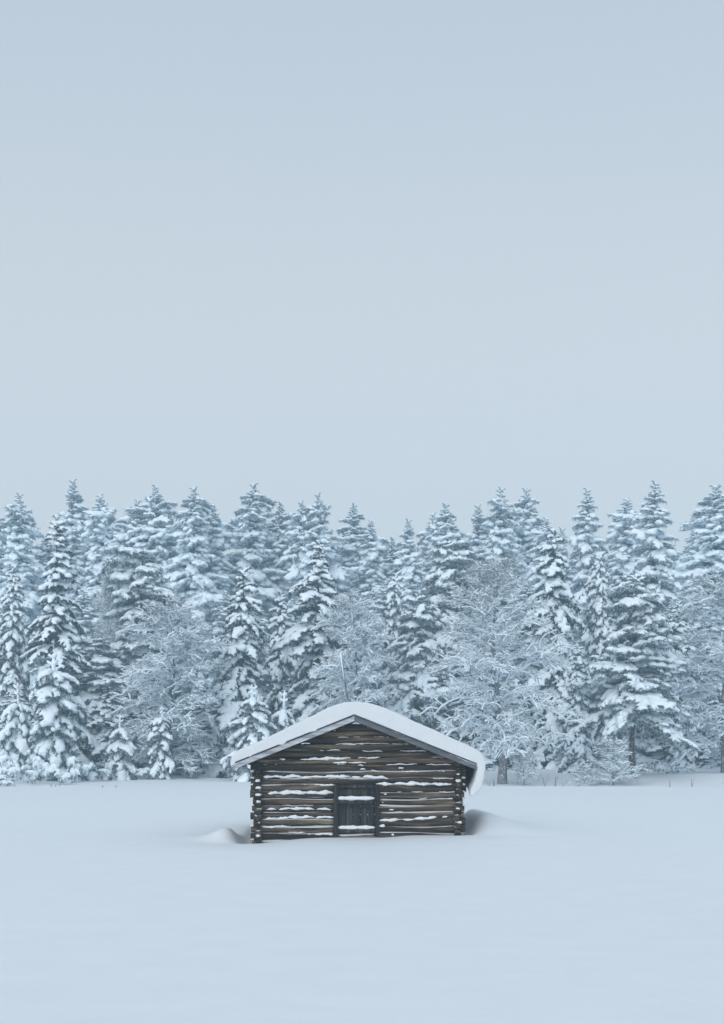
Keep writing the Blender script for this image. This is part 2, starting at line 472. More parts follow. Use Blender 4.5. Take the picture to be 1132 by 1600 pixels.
DOOR_L, DOOR_R = -0.62, 0.56
def snow_strip(pts, thick, depth=0.07, yf=None):
    """snow lodged on a log: pts = photograph pixels (x, y) of its middle line, thick = pixels"""
    Y = yf or (YW - 0.10)
    px = np.array([p[0] for p in pts], float); py = np.array([p[1] for p in pts], float)
    n = max(6, int((px[-1] - px[0]) / 3.0))
    q = np.linspace(px[0], px[-1], n)
    yy = np.interp(q, px, py)
    s = np.linspace(0, 1, n)
    ph = rngb.uniform(0, 6, 4)
    env = np.clip(np.minimum(s / 0.10, (1 - s) / 0.10), 0.18, 1) ** 0.7
    R = thick * 0.5 * Y / F_PX * env * (0.85 + 0.25 * np.sin(q * 0.11 + ph[0]) + 0.22 * np.sin(q * 0.31 + ph[1]) + 0.10 * np.sin(q * 0.73 + ph[3]) + rngb.uniform(-.12, .12, n))
    R = np.maximum(R, 0.008)
    P = np.stack([wx(q, Y), Y + rngb.uniform(-.008, .008, n) + (0.03 - R * 0.5), wz(yy, Y) + 0.012 * np.sin(q * 0.23 + ph[2]) * 0.6 + rngb.uniform(-.006, .006, n)], 1)
    V, F = tube(P, R, 9, 1.0, 0.16, rngb)
    low = V[:, 2] < np.interp(V[:, 0], P[:, 0], P[:, 2])          # soft top, flat where it rests on the log
    mid = np.interp(V[:, 0], P[:, 0], P[:, 2])
    V[low, 2] = mid[low] + (V[low, 2] - mid[low]) * 0.55
    V[:, 1] = Y + (V[:, 1] - Y) * 1.25
    bpart('snow_strip', np_mesh('snow_strip', V, F), M_LOGSNOW)
for pts, th in [
    ([(411, 1214), (472, 1213.5)], 6.5), ([(466, 1216), (490, 1214), (560, 1213.5), (596, 1215), (617, 1219)], 6),
    ([(412, 1240), (450, 1239), (521, 1239)], 8), ([(470, 1226.5), (524, 1227)], 3.5),
    ([(413, 1265), (470, 1263.5), (522, 1265)], 5), ([(412, 1280), (460, 1277.5), (523, 1277)], 6), ([(411, 1293), (455, 1291)], 3.4),
    ([(480, 1304.5), (523, 1303.5)], 4.0),
    ([(588, 1225.5), (640, 1225), (706, 1226)], 7), ([(592, 1282.5), (650, 1280), (706, 1275)], 6), ([(660, 1276.5), (690, 1273)], 4),
    ([(591, 1241), (606, 1242)], 4), ([(591, 1254), (600, 1254.5)], 3.5), ([(591, 1264.5), (618, 1265)], 3.5), ([(592, 1275), (603, 1274)], 4),
    ([(592, 1291), (602, 1291)], 5), ([(591, 1303), (618, 1304.5)], 5), ([(640, 1254), (712, 1253)], 2.2), ([(655, 1244), (668, 1243)], 3.0),
    ([(470, 1187), (500, 1186), (548, 1185)], 6), ([(520, 1191.5), (572, 1192)], 3.6), ([(560, 1201), (580, 1203), (602, 1207)], 2.8),
    ([(560, 1184.5), (594, 1184)], 3.0), ([(575, 1210.5), (602, 1211)], 2.6), ([(437, 1186), (446, 1186.5)], 3.5), ([(545, 1163), (556, 1163)], 2.4),
    ([(500, 1173), (532, 1172)], 2.4), ([(560, 1196), (568, 1196)], 2.5), ([(622, 1200), (634, 1200)], 2.5)]:
    snow_strip(pts, th)

for k in range(1, 17):                        # thin broken lines of snow in the other seams
    zs_ = zc[k] + PITCH * 0.5 - 0.012
    py = HORIZON - (zs_ - CAM_Z) * F_PX / (YW - 0.10)
    lim = min(2.35, float(half_at(zs_)) - 0.35)
    if zs_ > 2.45 or lim < 0.3:
        break
    for q in range(int(rngb.integers(2, 5))):
        x0 = rngb.uniform(-lim, lim - 0.2); ln = rngb.uniform(0.15, 0.95)
        x1 = min(x0 + ln, lim)
        if zs_ < 1.28:
            if x0 < DOOR_R and x1 > DOOR_L:
                continue
        px0, px1 = CX + (BX + x0) * F_PX / (YW - .1), CX + (BX + x1) * F_PX / (YW - .1)
        if px1 - px0 > 8:
            snow_strip([(px0, py), ((px0 + px1) / 2, py + rngb.uniform(-1, 1)), (px1, py + rngb.uniform(-.8, .8))], rngb.uniform(1.3, 2.8) * (0.7 if zs_ > 1.8 else 1))

# doorway: posts, planks, two cross rails with snow
DX0, DX1 = -0.63, 0.37
for xa, xb in ((DX0 - 0.045, DX0 + 0.06), (DX1 - 0.06, DX1 + 0.045)):
    bpart('door_post', np_mesh('door_post', *box(xa, xb, YW - 0.115, YW + 0.10, -0.35, 1.283), smooth=False), M_DOOR)
door = empty('door'); door.parent = barn
bpart('lintel', np_mesh('lintel', *box(DX0 + 0.06, DX1 - 0.06, YW - 0.06, YW + 0.09, 1.20, 1.281), smooth=False), M_DOOR)
nb = 5
xs_ = np.linspace(DX0 + 0.062, DX1 - 0.062, nb + 1)
for i in range(nb):
    yo = rngb.uniform(-0.012, 0.012)
    bpart('plank', np_mesh('plank', *box(xs_[i] + 0.006, xs_[i + 1] - 0.006, YW - 0.005 + yo, YW + 0.035 + yo, -0.35, 1.19 + rngb.uniform(-.02, 0)), smooth=False), M_DOOR, door)
for zr, rx0, rx1 in ((0.885, 526, 587), (0.185, 527, 588)):
    rail = bpart('rail', np_mesh('rail', *log_arrays(DX0 + 0.07, DX1 - 0.07, zr, 0.055, YW - 0.055)), M_DOOR, door)
    zt = 1249.5 if zr > 0.5 else 1293.5
    Y = YW - 0.09
    q = np.linspace(rx0 + 1.5, rx1 - 1.5, 18)
    s = np.linspace(0, 1, 18)
    R = 3.4 * Y / F_PX * np.clip(np.minimum(s / 0.08, (1 - s) / 0.08), 0.4, 1) * (1 + 0.15 * np.sin(q * 0.3) + rngb.uniform(-.12, .12, 18))
    P = np.stack([wx(q, Y), np.full(18, Y + 0.02), np.full(18, zr + 0.075)], 1)
    V, F = tube(P, R, 10, 0.95, 0.08, rngb)
    bpart('snow_strip', np_mesh('snow_strip', V, F), M_LOGSNOW, door)
bpart('rail', np_mesh('rail', *box(DX0 + 0.07, DX1 - 0.07, YW - 0.05, YW - 0.008, 0.74, 0.82), smooth=False), M_DOOR, door)
bpart('threshold', np_mesh('threshold', *log_arrays(DX0 + 0.07, DX1 - 0.07, 0.03, 0.085, YW - 0.03)), M_LOG)

# roof: boards, rake boards, snow
YF, YB = YW - 0.52, BACK + 0.55
RX = BX - 0.08
HALF = 2.87
def roof_z(dx):
    return APEX_Z - SLOPE * abs(dx)
roof = empty('roof'); roof.parent = barn
ca = 1 / math.hypot(1, SLOPE)
def slope_prism(x0, x1, y0, y1, lo, hi):
    """slab lying along one roof slope between |dx| = x0..x1 (signed), offset lo..hi above the underside"""
    V = []
    for x in (x0, x1):
        for y in (y0, y1):
            for o in (lo, hi):
                V.append((RX + x, y, roof_z(x) + o))
    F = []
    for a, b, c, d in [(0, 1, 3, 2), (4, 6, 7, 5), (0, 4, 5, 1), (2, 3, 7, 6), (0, 2, 6, 4), (1, 5, 7, 3)]:
        F += [(a, b, c), (a, c, d)]
    return np.array(V, float), np.array(F)
for sgn in (-1, 1):
    nbd = 14
    e = np.linspace(0.0, HALF, nbd + 1)
    for i in range(nbd):
        bpart('roof_board', np_mesh('roof_board', *slope_prism(sgn * (e[i] + 0.004), sgn * (e[i + 1] - 0.004), YF + 0.045 + rngb.uniform(0, .004), YB, 0.10, 0.13), smooth=False), M_DECK, roof)
    bpart('rake_board', np_mesh('rake_board', *slope_prism(sgn * 0.001, sgn * (HALF + 0.0), YF, YF + 0.04, -0.005, 0.145), smooth=False), M_RAKEFROST if sgn < 0 else M_RAKE, roof)
    bpart('rake_trim', np_mesh('rake_trim', *slope_prism(sgn * 0.001, sgn * (HALF + 0.015), YF - 0.022, YF - 0.002, 0.118, 0.155), smooth=False), M_TRIM, roof)
    for q in (0.35, 1.55, 2.45):               # purlins carrying the boards
        bpart('purlin', np_mesh('purlin', *log_arrays(YW - 0.40, BACK + 0.4, roof_z(q) + 0.02, 0.07, RX + sgn * q, axis=1)), M_LOGY, roof)

# snow on the roof: outline of its section in photograph pixels at the gable plane
SEC_TOP = [(360, 1197), (360, 1187), (364, 1179), (374, 1171), (400, 1160), (440, 1141), (480, 1121.5), (515, 1105), (538, 1097.5), (556, 1095.5),
           (576, 1097.5), (600, 1105), (640, 1122), (680, 1140.5), (715, 1157), (738, 1167), (751, 1174), (758.5, 1184), (759.5, 1200), (757, 1217), (752, 1233), (742, 1246), (734, 1245)]
SEC_BOT = [(735, 1236), (741, 1222), (745, 1206), (747, 1196)]
YS = YF + 0.0
prof = [(wx(a, YS), wz(b, YS)) for a, b in SEC_TOP] + [(wx(a, YS), wz(b, YS)) for a, b in SEC_BOT]
prof += [(RX + HALF - 0.05, roof_z(HALF) + 0.12), (RX, APEX_Z + 0.12), (RX - HALF + 0.05, roof_z(HALF) + 0.12)]
prof = np.array(prof)
cen = np.array([RX, 2.2])
ysl = np.linspace(YF - 0.02, YB + 0.05, 24)
np_ = len(prof)
V = []
for y in ysl:
    pr = prof.copy()
    # hanging lip longer and shorter along the eave
    u = (y - YF) / (YB - YF)
    low = pr[:, 1] < 1.60
    hang = 1 - 0.25 * math.sin(u * 7.0) * (u > 0.06) - 0.45 * u
    sel = low & (pr[:, 0] > 2)
    pr[sel, 1] = 1.60 + (pr[sel, 1] - 1.60) * hang
    V += [(p[0], y, p[1]) for p in pr]
V = np.array(V)
F = []
ns = len(ysl)
for s in range(ns - 1):
    for j in range(np_):
        a, b = s * np_ + j, s * np_ + (j + 1) % np_
        F += [(a, b, b + np_), (a, b + np_, a + np_)]
bm_prof = [Vector((p[0], p[1], 0)) for p in prof]
from mathutils.geometry import tessellate_polygon
tess = tessellate_polygon([bm_prof])
for t in tess:
    F.append((t[0], t[1], t[2])); F.append(tuple((ns - 1) * np_ + q for q in (t[2], t[1], t[0])))
V, F = remeshed(V, np.array(F), 0.035, None, 4, 0.5)
nz = np.array([mnoise.noise(Vector((p[0] * 0.9, p[1] * 0.9, p[2] * 2.0))) for p in V])
V[:, 2] += 0.030 * nz
nz2 = np.array([mnoise.noise(Vector((p[0] * 4.0, p[1] * 4.0, p[2] * 4.0))) for p in V])
V[:, 1] += 0.010 * nz2; V[:, 2] += 0.008 * nz2
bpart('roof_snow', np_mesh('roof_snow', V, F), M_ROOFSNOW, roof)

# pole leaning up behind the barn
YP = 46.0
pt, pb = Vector((wx(536, YP), YP, wz(1021, YP))), Vector((wx(569, YP), YP + 0.2, gz(wx(569, YP), YP) - 0.3))
pole = empty('leaning_pole', (pb.x, pb.y, gz(pb.x, pb.y)))
tag(pole, 'thin bare wooden pole leaning behind the barn roof', 'pole')
ts = np.linspace(0, 1, 14)
P = np.array([tuple(pb.lerp(pt, t)) for t in ts]) - np.array(pole.location)
P[:, 0] += 0.05 * np.sin(ts * 5)
V, F = tube(P, 0.042 - 0.020 * ts, 8)
link('shaft', np_mesh('shaft', V, F), M_TWIG, pole)
V, F = tube(P[-3:] + np.array([-0.02, -0.01, 0.02]), [0.012, 0.022, 0.028], 8)
link('snow_cap', np_mesh('snow_cap', V, F), M_TREESNOW, pole)

# ------------------------------------------------------------------ boughs
def curve(start, az, p0, p1, length, n, rng, wob=0.06, power=1.3):
    t = np.linspace(0, 1, n)
    pit = p0 + (p1 - p0) * t ** power + rng.normal(0, wob, n)
    a = az + np.cumsum(rng.normal(0, wob * 0.6, n))
    d = np.stack([np.cos(pit) * np.cos(a), np.cos(pit) * np.sin(a), np.sin(pit)], 1) * (length / (n - 1))
    P = np.concatenate([[start], start + np.cumsum(d[:-1], 0)])
    return P
def at(P, t):
    i = t * (len(P) - 1); k = int(min(i, len(P) - 2)); f = i - k
    return P[k] * (1 - f) + P[k + 1] * f

def blades(P, n, length, width, rng, out, down=0.5, t0=0.0):
    """thin needle sprays along a twig"""
    V, F = [], []
    T = np.gradient(P, axis=0); T /= np.linalg.norm(T, axis=1)[:, None] + 1e-9
    ts = rng.uniform(t0, 1, n) * (len(P) - 1)
    k = np.minimum(ts.astype(int), len(P) - 2); f = (ts - k)[:, None]
    base = P[k] * (1 - f) + P[k + 1] * f
    d = T[k] * rng.uniform(0.3, 1.0, (n, 1)) + rng.normal(0, 0.55, (n, 3)) + np.array([0, 0, -down]) * rng.uniform(0.3, 1.3, (n, 1))
    d[:, 2] = np.where(d[:, 2] > 0.1, 0.1 - 0.5 * d[:, 2], d[:, 2])
    d /= np.linalg.norm(d, axis=1)[:, None]
    L = length * rng.uniform(0.6, 1.25, (n, 1))
    side = np.cross(d, rng.normal(0, 1, (n, 3))); side /= np.linalg.norm(side, axis=1)[:, None] + 1e-9
    w = width * rng.uniform(0.7, 1.2, (n, 1))
    a, b, c = base - side * w * 0.5, base + side * w * 0.5, base + d * L
    VV = np.stack([a, b, c], 1).reshape(-1, 3)
    out.add(VV, np.arange(3 * n).reshape(-1, 3))

def lumpy(n, r, rng, tip=0.45):
    t = np.linspace(0, 1, n)
    env = np.minimum(1, 0.55 + 2.5 * t) * (1 - (1 - tip) * t ** 2)
    return r * env * (1 + 0.22 * np.sin(t * rng.uniform(6, 12) + rng.uniform(0, 6)) + rng.uniform(-0.15, 0.15, n))

def ball(c, r, rng, sq=0.75):
    P = np.array([c + np.array([-r, 0, 0]) * 0.8, c + np.array([-r * .4, 0, 0]), c + np.array([r * .4, 0, 0]), c + np.array([r, 0, 0]) * 0.8])
    return tube(P, [r * .55, r * .95, r * .95, r * .55], 8, sq, 0.1, rng)

def make_bough(seed, L, kind, snow_tris, snow=1.0):
    rng = np.random.default_rng(seed)
    S, Nd = MB(), MB()
    if kind == 'spruce':                       # broad frond with a snow pad on top, fingers hanging off both sides
        ax = curve(np.zeros(3), 0, RAD(6), RAD(-50), L, 9, rng)
        S.add(*tube(ax[1:] + np.array([0, 0, 0.05]), lumpy(8, 0.12 * snow, rng, 0.55), 8, 0.8))
        blades(ax, int(80 * L), 0.24, 0.05, rng, Nd, 1.0)
        nt = int(4.4 * L) + 2
        for t in np.linspace(0.14, 0.97, nt):
            for sd in (-1, 1):
                ln = L * 0.42 * (1 - 0.60 * t) * rng.uniform(0.6, 1.25) * min(1, t / 0.22 + 0.25)
                tw = curve(at(ax, min(1, t + rng.uniform(-.03, .03))), sd * RAD(rng.uniform(28, 70)), RAD(-4), RAD(rng.uniform(-95, -50)), ln, 6, rng)
                if rng.random() < 0.9:
                    S.add(*tube(tw[:-1] + np.array([0, 0, 0.04]), lumpy(5, 0.085 * snow * rng.uniform(0.75, 1.3), rng, 0.6), 6, 0.9))
                blades(tw, int(30 * ln) + 7, 0.24, 0.052, rng, Nd, 0.9)
        for q in range(int(4 * L)):
            c = at(ax, rng.uniform(0.25, 0.98)) + np.array([0, rng.uniform(-.13, .13) * L, 0.05])
            S.add(*ball(c, rng.uniform(0.10, 0.19) * snow, rng))
    elif kind == 'pine':                       # hands of hanging fingers at the ends of side twigs
        ax = curve(np.zeros(3), 0, RAD(14), RAD(-45), L, 8, rng)
        S.add(*tube(ax[1:] + np.array([0, 0, 0.05]), lumpy(7, 0.10 * snow, rng, 0.9), 7, 0.85))
        blades(ax, int(50 * L), 0.24, 0.042, rng, Nd, 0.5, 0.2)
        hubs = [(at(ax, 1.0), 0.0)]
        for t in np.linspace(0.3, 0.92, int(2.8 * L) + 1):
            for sd in (-1, 1):
                if rng.random() < 0.88:
                    tw = curve(at(ax, t), sd * RAD(rng.uniform(30, 75)), RAD(10), RAD(-40), L * 0.3 * rng.uniform(0.6, 1.25), 4, rng)
                    S.add(*tube(tw + np.array([0, 0, 0.04]), lumpy(4, 0.08 * snow, rng, 1.0), 6, 0.85))
                    blades(tw, 20, 0.22, 0.036, rng, Nd, 0.5)
                    hubs.append((tw[-1], sd * 0.6))
        for c, az in hubs:
            S.add(*ball(c + np.array([0, 0, 0.04]), rng.uniform(0.12, 0.19) * snow, rng, 0.75))
            for q in range(rng.integers(4, 7)):
                fg = curve(c, az + rng.uniform(-1.5, 1.5), RAD(rng.uniform(-5, 15)), RAD(rng.uniform(-100, -65)), rng.uniform(0.3, 0.55), 5, rng, power=0.8)
                S.add(*tube(fg[:-1] + np.array([0, 0, 0.025]), lumpy(4, 0.068 * snow, rng, 0.6), 6, 0.95))
                blades(fg, 11, 0.23, 0.044, rng, Nd, 0.5)
    elif kind == 'droopy':                     # bowed bough, long snow fingers trailing down beside each other
        ax = curve(np.zeros(3), 0, RAD(18), RAD(-82), L, 8, rng, power=0.9)
        S.add(*tube(ax[:-1] + np.array([0, 0, 0.04]), lumpy(7, 0.085 * snow, rng, 0.6), 7, 0.9))
        blades(ax, int(50 * L), 0.20, 0.04, rng, Nd, 0.6, 0.2)
        for t in np.linspace(0.12, 0.85, int(4.5 * L) + 3):
            for sd in (-1, 1):
                ln = L * rng.uniform(0.30, 0.55) * (1.05 - 0.5 * t)
                tw = curve(at(ax, t), sd * RAD(rng.uniform(18, 75)), RAD(rng.uniform(-10, 20)), RAD(rng.uniform(-105, -75)), ln, 6, rng, power=0.75)
                blades(tw, int(30 * ln) + 8, 0.17, 0.034, rng, Nd, 0.6)
                if rng.random() < 0.85:
                    S.add(*tube(tw[:-1] + np.array([0, 0, 0.025]), lumpy(5, 0.060 * snow * rng.uniform(0.75, 1.3), rng, 0.55), 6, 0.95))
    elif kind == 'light':                      # distant crowns: small clumps, needles showing through
        ax = curve(np.zeros(3), 0, RAD(10), RAD(-32), L, 7, rng)
        blades(ax, int(60 * L), 0.25, 0.055, rng, Nd, 0.5)
        S.add(*tube(ax[1:] + np.array([0, 0, 0.05]), lumpy(6, 0.10 * snow, rng, 0.7), 6, 0.8))
        for t in np.linspace(0.15, 1.0, int(3.4 * L) + 2):
            for sd in (-1, 1):
                ln = L * 0.38 * (1 - 0.45 * t) * rng.uniform(0.6, 1.3)
                tw = curve(at(ax, t), sd * RAD(rng.uniform(25, 80)), RAD(8), RAD(rng.uniform(-75, -25)), ln, 5, rng)
                blades(tw, int(28 * ln) + 6, 0.25, 0.058, rng, Nd, 0.5)
                if rng.random() < 0.8:
                    S.add(*tube(tw[1:] + np.array([0, 0, 0.04]), lumpy(4, 0.085 * snow * rng.uniform(0.7, 1.4), rng, 0.7), 6, 0.85))
        for q in range(int(3.5 * L)):
            c = at(ax, rng.uniform(0.3, 1.0)) + np.array([0, rng.uniform(-.18, .18) * L, 0.06])
            S.add(*ball(c, rng.uniform(0.10, 0.20) * snow, rng))
    V, F = remeshed(*S.arrays(), 0.04, snow_tris, 1, 0.5)
    # crumbly surface
    V = V + rng.normal(0, 0.010, V.shape) + np.array([0, 0, 0.012])
    return (V, F), Nd.arrays()

BOUGH = {
    'spruce_dark': [make_bough(90 + i, 2.4, 'spruce', 640, 0.95) for i in range(4)],
    'pine_heavy': [make_bough(150 + i, 1.5, 'droopy', 800, 1.4) for i in range(3)],
    'heavy_short': [make_bough(170 + i, 0.75, 'droopy', 380, 1.15) for i in range(3)],
    'spruce_long': [make_bough(100 + i, 2.4, 'spruce', 640, 1.34) for i in range(4)],
    'spruce_short': [make_bough(120 + i, 1.1, 'spruce', 320, 1.22) for i in range(4)],
    'pine_xl': [make_bough(240 + i, 2.7, 'pine', 950, 1.25) for i in range(3)],
    'pine_long': [make_bough(140 + i, 1.9, 'pine', 650, 1.25) for i in range(4)],
    'pine_short': [make_bough(160 + i, 0.85, 'pine', 320, 1.08) for i in range(3)],
    'light_long': [make_bough(180 + i, 2.1, 'light', 430, 1.55) for i in range(4)],
    'light_short': [make_bough(200 + i, 0.9, 'light', 200, 1.32) for i in range(3)],
    'bare_short': [make_bough(220 + i, 0.8, 'light', 180, 0.9) for i in range(3)],
}
LEN = {'pine_xl': 2.7, 'spruce_dark': 2.4, 'pine_heavy': 1.5, 'heavy_short': 0.75, 'spruce_long': 2.4, 'spruce_short': 1.1, 'pine_long': 1.9, 'pine_short': 0.85, 'light_long': 2.1, 'light_short': 0.9, 'bare_short': 0.8}

def place_bough(S, Nd, key, length, pos, az, pitch, roll, rng, fat=1.0):
    (sv, sf), (nv, nf) = BOUGH[key][rng.integers(len(BOUGH[key]))]
    s = length / LEN[key]
    m = Matrix.Rotation(az, 3, 'Z') @ Matrix.Rotation(-pitch, 3, 'Y') @ Matrix.Rotation(roll, 3, 'X')
    m = np.array(m) @ np.diag([s, s * fat * (1 if rng.random() < .5 else -1), s * (0.5 + 0.5 / max(s, .3)) if s < 1 else s])
    if np.linalg.det(m) < 0:
        sf = sf[:, ::-1]; nf = nf[:, ::-1]
    S.add(sv @ m.T + pos, sf)
    Nd.add(nv @ m.T + pos, nf)

def make_conifer(seed, H, R, long_key, short_key, top_key, z0=0.5, spacing=0.5, per=5, p_low=-28, p_high=12, droop_pow=1.0,
                 shape=0.85, gap=0.10, var=0.25, lean=0.0, tops=1, trunk_r=None, jz=0.15, pn=0.11, roll=0.2, spike=0.0, inner=2, tip=0.0):
    """returns three meshes (trunk, crown, snow) of a conifer of height H and crown radius R"""
    rng = np.random.default_rng(seed)
    S, Nd, T = MB(), MB(), MB()
    tr = trunk_r or 0.011 * H + 0.03
    zs = np.linspace(-0.4, H, 18)
    lx = lean * (np.clip(zs, 0, H) / H) ** 2 + 0.06 * np.sin(zs * 0.5 + seed)
    ly = 0.05 * np.cos(zs * 0.4 + seed)
    T.add(*tube(np.stack([lx, ly, zs], 1), np.maximum(0.012, tr * (1 - np.clip(zs, 0, H) / H) ** 0.8 * (1 + 0.35 * np.exp(-np.clip(zs, 0, 9) * 2.5))), 9))
    leaders = [(0.0, 0.0, H, z0, 1.0)]
    for q in range(tops - 1):
        a = rng.uniform(0, 6.28); off = rng.uniform(0.12, 0.2) * H * 0.5 * (R / 2.6)
        h2 = H * rng.uniform(0.84, 0.97)
        leaders.append((math.cos(a) * off, math.sin(a) * off, h2, H * 0.5, 0.6))
        P = np.array([[0, 0, H * 0.48], [math.cos(a) * off * .7, math.sin(a) * off * .7, H * 0.58], [math.cos(a) * off, math.sin(a) * off, H * 0.7], [math.cos(a) * off, math.sin(a) * off, h2]])
        T.add(*tube(P, [tr * .5, tr * .42, tr * .35, 0.015], 7))
    lobes = rng.uniform(0, 6.28, 3)
    for ox, oy, hh, zb, rf in leaders:
        z = zb; az0 = rng.uniform(0, 6.28)
        while z < hh - (0.25 + 1.1 * spike + tip):
            u = (hh - z) / (hh - min(zb, 0.6)) if rf == 1 else (hh - z) / (hh - zb)
            rad = R * rf * (u ** shape) * (1 - 0.18 * smoothstep(0.80, 1.0, u)) + 0.16
            npb = per if rad > 0.8 else max(3, per - 1)
            nin = inner if rad > 0.9 else 0
            for b in range(npb + nin):
                if rng.random() < gap:
                    continue
                az = az0 + 6.283 * b / npb + rng.normal(0, 0.22)
                ln = rad * (1 + rng.uniform(-var, var) + 0.22 * math.sin(az + lobes[0] + z * 0.5) + 0.16 * math.sin(z * 1.7 + lobes[1] + 2 * az) + 0.10 * math.sin(z * 0.8 + lobes[2]))
                ln = max(0.22, ln)
                if b >= npb:
                    ln = max(0.5, ln * rng.uniform(0.45, 0.75)); az = rng.uniform(0, 6.283)
                pitch = RAD(p_high + (p_low - p_high) * min(1, u * 1.15) ** droop_pow) + rng.normal(0, pn)
                if u < 0.14:
                    key = top_key; pitch += RAD(22 * (1 - u / 0.14))
                elif ln < 1.35:
                    key = short_key
                elif long_key == 'pine_long' and ln > 2.2:
                    key = 'pine_xl'
                else:
                    key = long_key
                tx = ox + float(np.interp(z, zs, lx)) * rf; ty = oy + float(np.interp(z, zs, ly))
                place_bough(S, Nd, key, ln * 1.08, np.array([tx, ty, z + rng.uniform(-jz, jz) * (2 if b >= npb else 1)]), az, pitch, rng.normal(0, roll), rng)
            z += spacing * rng.uniform(0.75, 1.25) * (0.55 + 0.45 * min(1, u * 1.6))
            az0 += 2.4
        if tip:                                # thin pointed leader
            nq = int(tip / 0.17) + 1
            for q in range(nq):
                f = q / max(1, nq - 1)
                for a2 in range(3):
                    zz = hh - 0.12 - tip * (1 - f)
                    place_bough(S, Nd, 'bare_short', (0.55 - 0.36 * f) * rng.uniform(0.7, 1.2), np.array([ox + float(np.interp(zz, zs, lx)) * rf, oy + float(np.interp(zz, zs, ly)), zz]), q * 1.3 + a2 * 2.1, RAD(rng.uniform(8, 45)), 0, rng, 0.7)
        # leader with a few short upright shoots
        for q in range(0 if spike else (3 if tip else 5)):
            place_bough(S, Nd, top_key, rng.uniform(0.25, 0.5), np.array([ox + float(np.interp(hh, zs, lx)), oy + float(np.interp(hh, zs, ly)), hh - 0.10 - 0.12 * q]), q * 2.4, RAD(62 - 8 * q), 0, rng, 0.6)
    if spike:                                  # snow-coated leader shoot with a crown of upright buds
        S.add(*tube(np.array([[lx[-1], ly[-1], H - 0.75], [lx[-1], ly[-1], H - 0.4], [lx[-1] + .02, ly[-1], H - 0.15], [lx[-1] + .03, ly[-1], H + 0.02]]), [0.06, 0.05, 0.05, 0.03], 7, 1, 0.15, rng))
        for q in range(6):
            zz = H - (0.18 if q < 3 else 0.42)
            fg = curve(np.array([lx[-1], ly[-1], zz]), q * 2.1, RAD(25), RAD(70), rng.uniform(0.16, 0.26), 4, rng)
            S.add(*tube(fg, [0.035, 0.05, 0.05, 0.035], 6, 1, 0.15, rng))
    return T.mesh('trunk'), Nd.mesh('crown', False), S.mesh('snow_load')

# ------------------------------------------------------------------ bare, snow-lined broadleaf trees
def make_birch(seed, H, R, limbs, z_low, droop, subs=9, twigs=6, rime=0.024, top_rime=0.5, trunk_r=0.2):
    rng = np.random.default_rng(seed)
    T, Tw, S = MB(), MB(), MB()
    zs = np.linspace(-0.4, H * 0.95, 16)
    k = H / 13.0
    tx = k * (0.22 * np.sin(zs * 0.42 / k + seed) + 0.08 * np.sin(zs * 1.3 / k)) * np.clip(zs / 2, 0, 1); ty = 0.15 * k * np.cos(zs * 0.45 / k + seed)
    T.add(*tube(np.stack([tx, ty, zs], 1), np.maximum(0.012, trunk_r * (1 - np.clip(zs, 0, H) / H) ** 1.1 * (1 + 0.3 * np.exp(-np.clip(zs, 0, 9) * 2))), 9, 1, 0.08, rng))
    UP = np.array([0, 0, 1.0])
    for i in range(limbs):
        u = (i + rng.uniform(0, 1)) / limbs
        z = z_low + (H * 0.92 - z_low) * u
        az = i * 2.399 + rng.normal(0, 0.35)
        env = (1 - 0.25 * (1 - u)) * (1 - u ** 2.2) ** 0.6 + 0.16
        ln = R * 1.15 * env * rng.uniform(0.7, 1.2)
        st = np.array([np.interp(z, zs, tx), np.interp(z, zs, ty), z])
        lift = rng.uniform(30, 68) * (0.7 + 0.4 * u)
        lb = curve(st, az, RAD(lift), RAD(-droop * (1 - 0.85 * u) + 30 * u + rng.normal(0, 14)), ln, 9, rng, 0.10, 1.1)
        lb[:, 2] = np.maximum(lb[:, 2], 0.15)
        r0 = (0.022 + 0.040 * (1 - u)) * k ** 0.5
        T.add(*tube(lb, np.linspace(r0, 0.012, 9), 5))
        sr = rime * (1 - (1 - top_rime) * u ** 1.5)
        frost_l = rng.uniform(0.7, 1.25)
        S.add(*tube(lb[1:] + UP * 0.03 * k ** 0.5, np.linspace(1.7, 1.1, 8) * sr, 5, 1, 0.3, rng))
        for kk in range(subs):
            t = 0.12 + 0.88 * (kk + rng.uniform(0, 1)) / subs
            sl = (ln * rng.uniform(0.22, 0.46) * (1.1 - 0.45 * t) + 0.2 * k)
            sd = 1 if kk % 2 else -1
            d2 = -droop * (1 - 0.8 * u) + 30 * u
            sb = curve(at(lb, min(1, t)), az + sd * RAD(rng.uniform(10, 75)), RAD(rng.uniform(-15, 65)), RAD(d2 + rng.normal(0, 20)), sl, 6, rng, 0.15)
            sb[:, 2] = np.maximum(sb[:, 2], 0.08)
            Tw.add(*tube(sb, np.linspace(0.017, 0.010, 6), 3))
            S.add(*tube(sb + UP * 0.026, np.linspace(sr * 1.15, sr * 0.85, 6), 4, 1, 0.35, rng))
            for q in range(twigs):
                tg = curve(at(sb, rng.uniform(0.1, 1.0)), az + rng.uniform(-1.6, 1.6), RAD(rng.uniform(-40, 60)), RAD(d2 + rng.normal(-8, 24)),
                           rng.uniform(0.35, 1.0) * (0.5 + 0.5 * k), 4, rng, 0.2)
                Tw.add(*tube(tg, [0.011, 0.010, 0.008, 0.004], 3))
                if rng.random() < 0.85:
                    S.add(*tube(tg[:3] + UP * 0.02, np.array([0.9, 1.15, 0.8]) * sr * frost_l * rng.uniform(0.35, 0.95), 3, 1, 0.4, rng))
    return T.mesh('trunk'), Tw.mesh('crown'), S.mesh('snow_load')

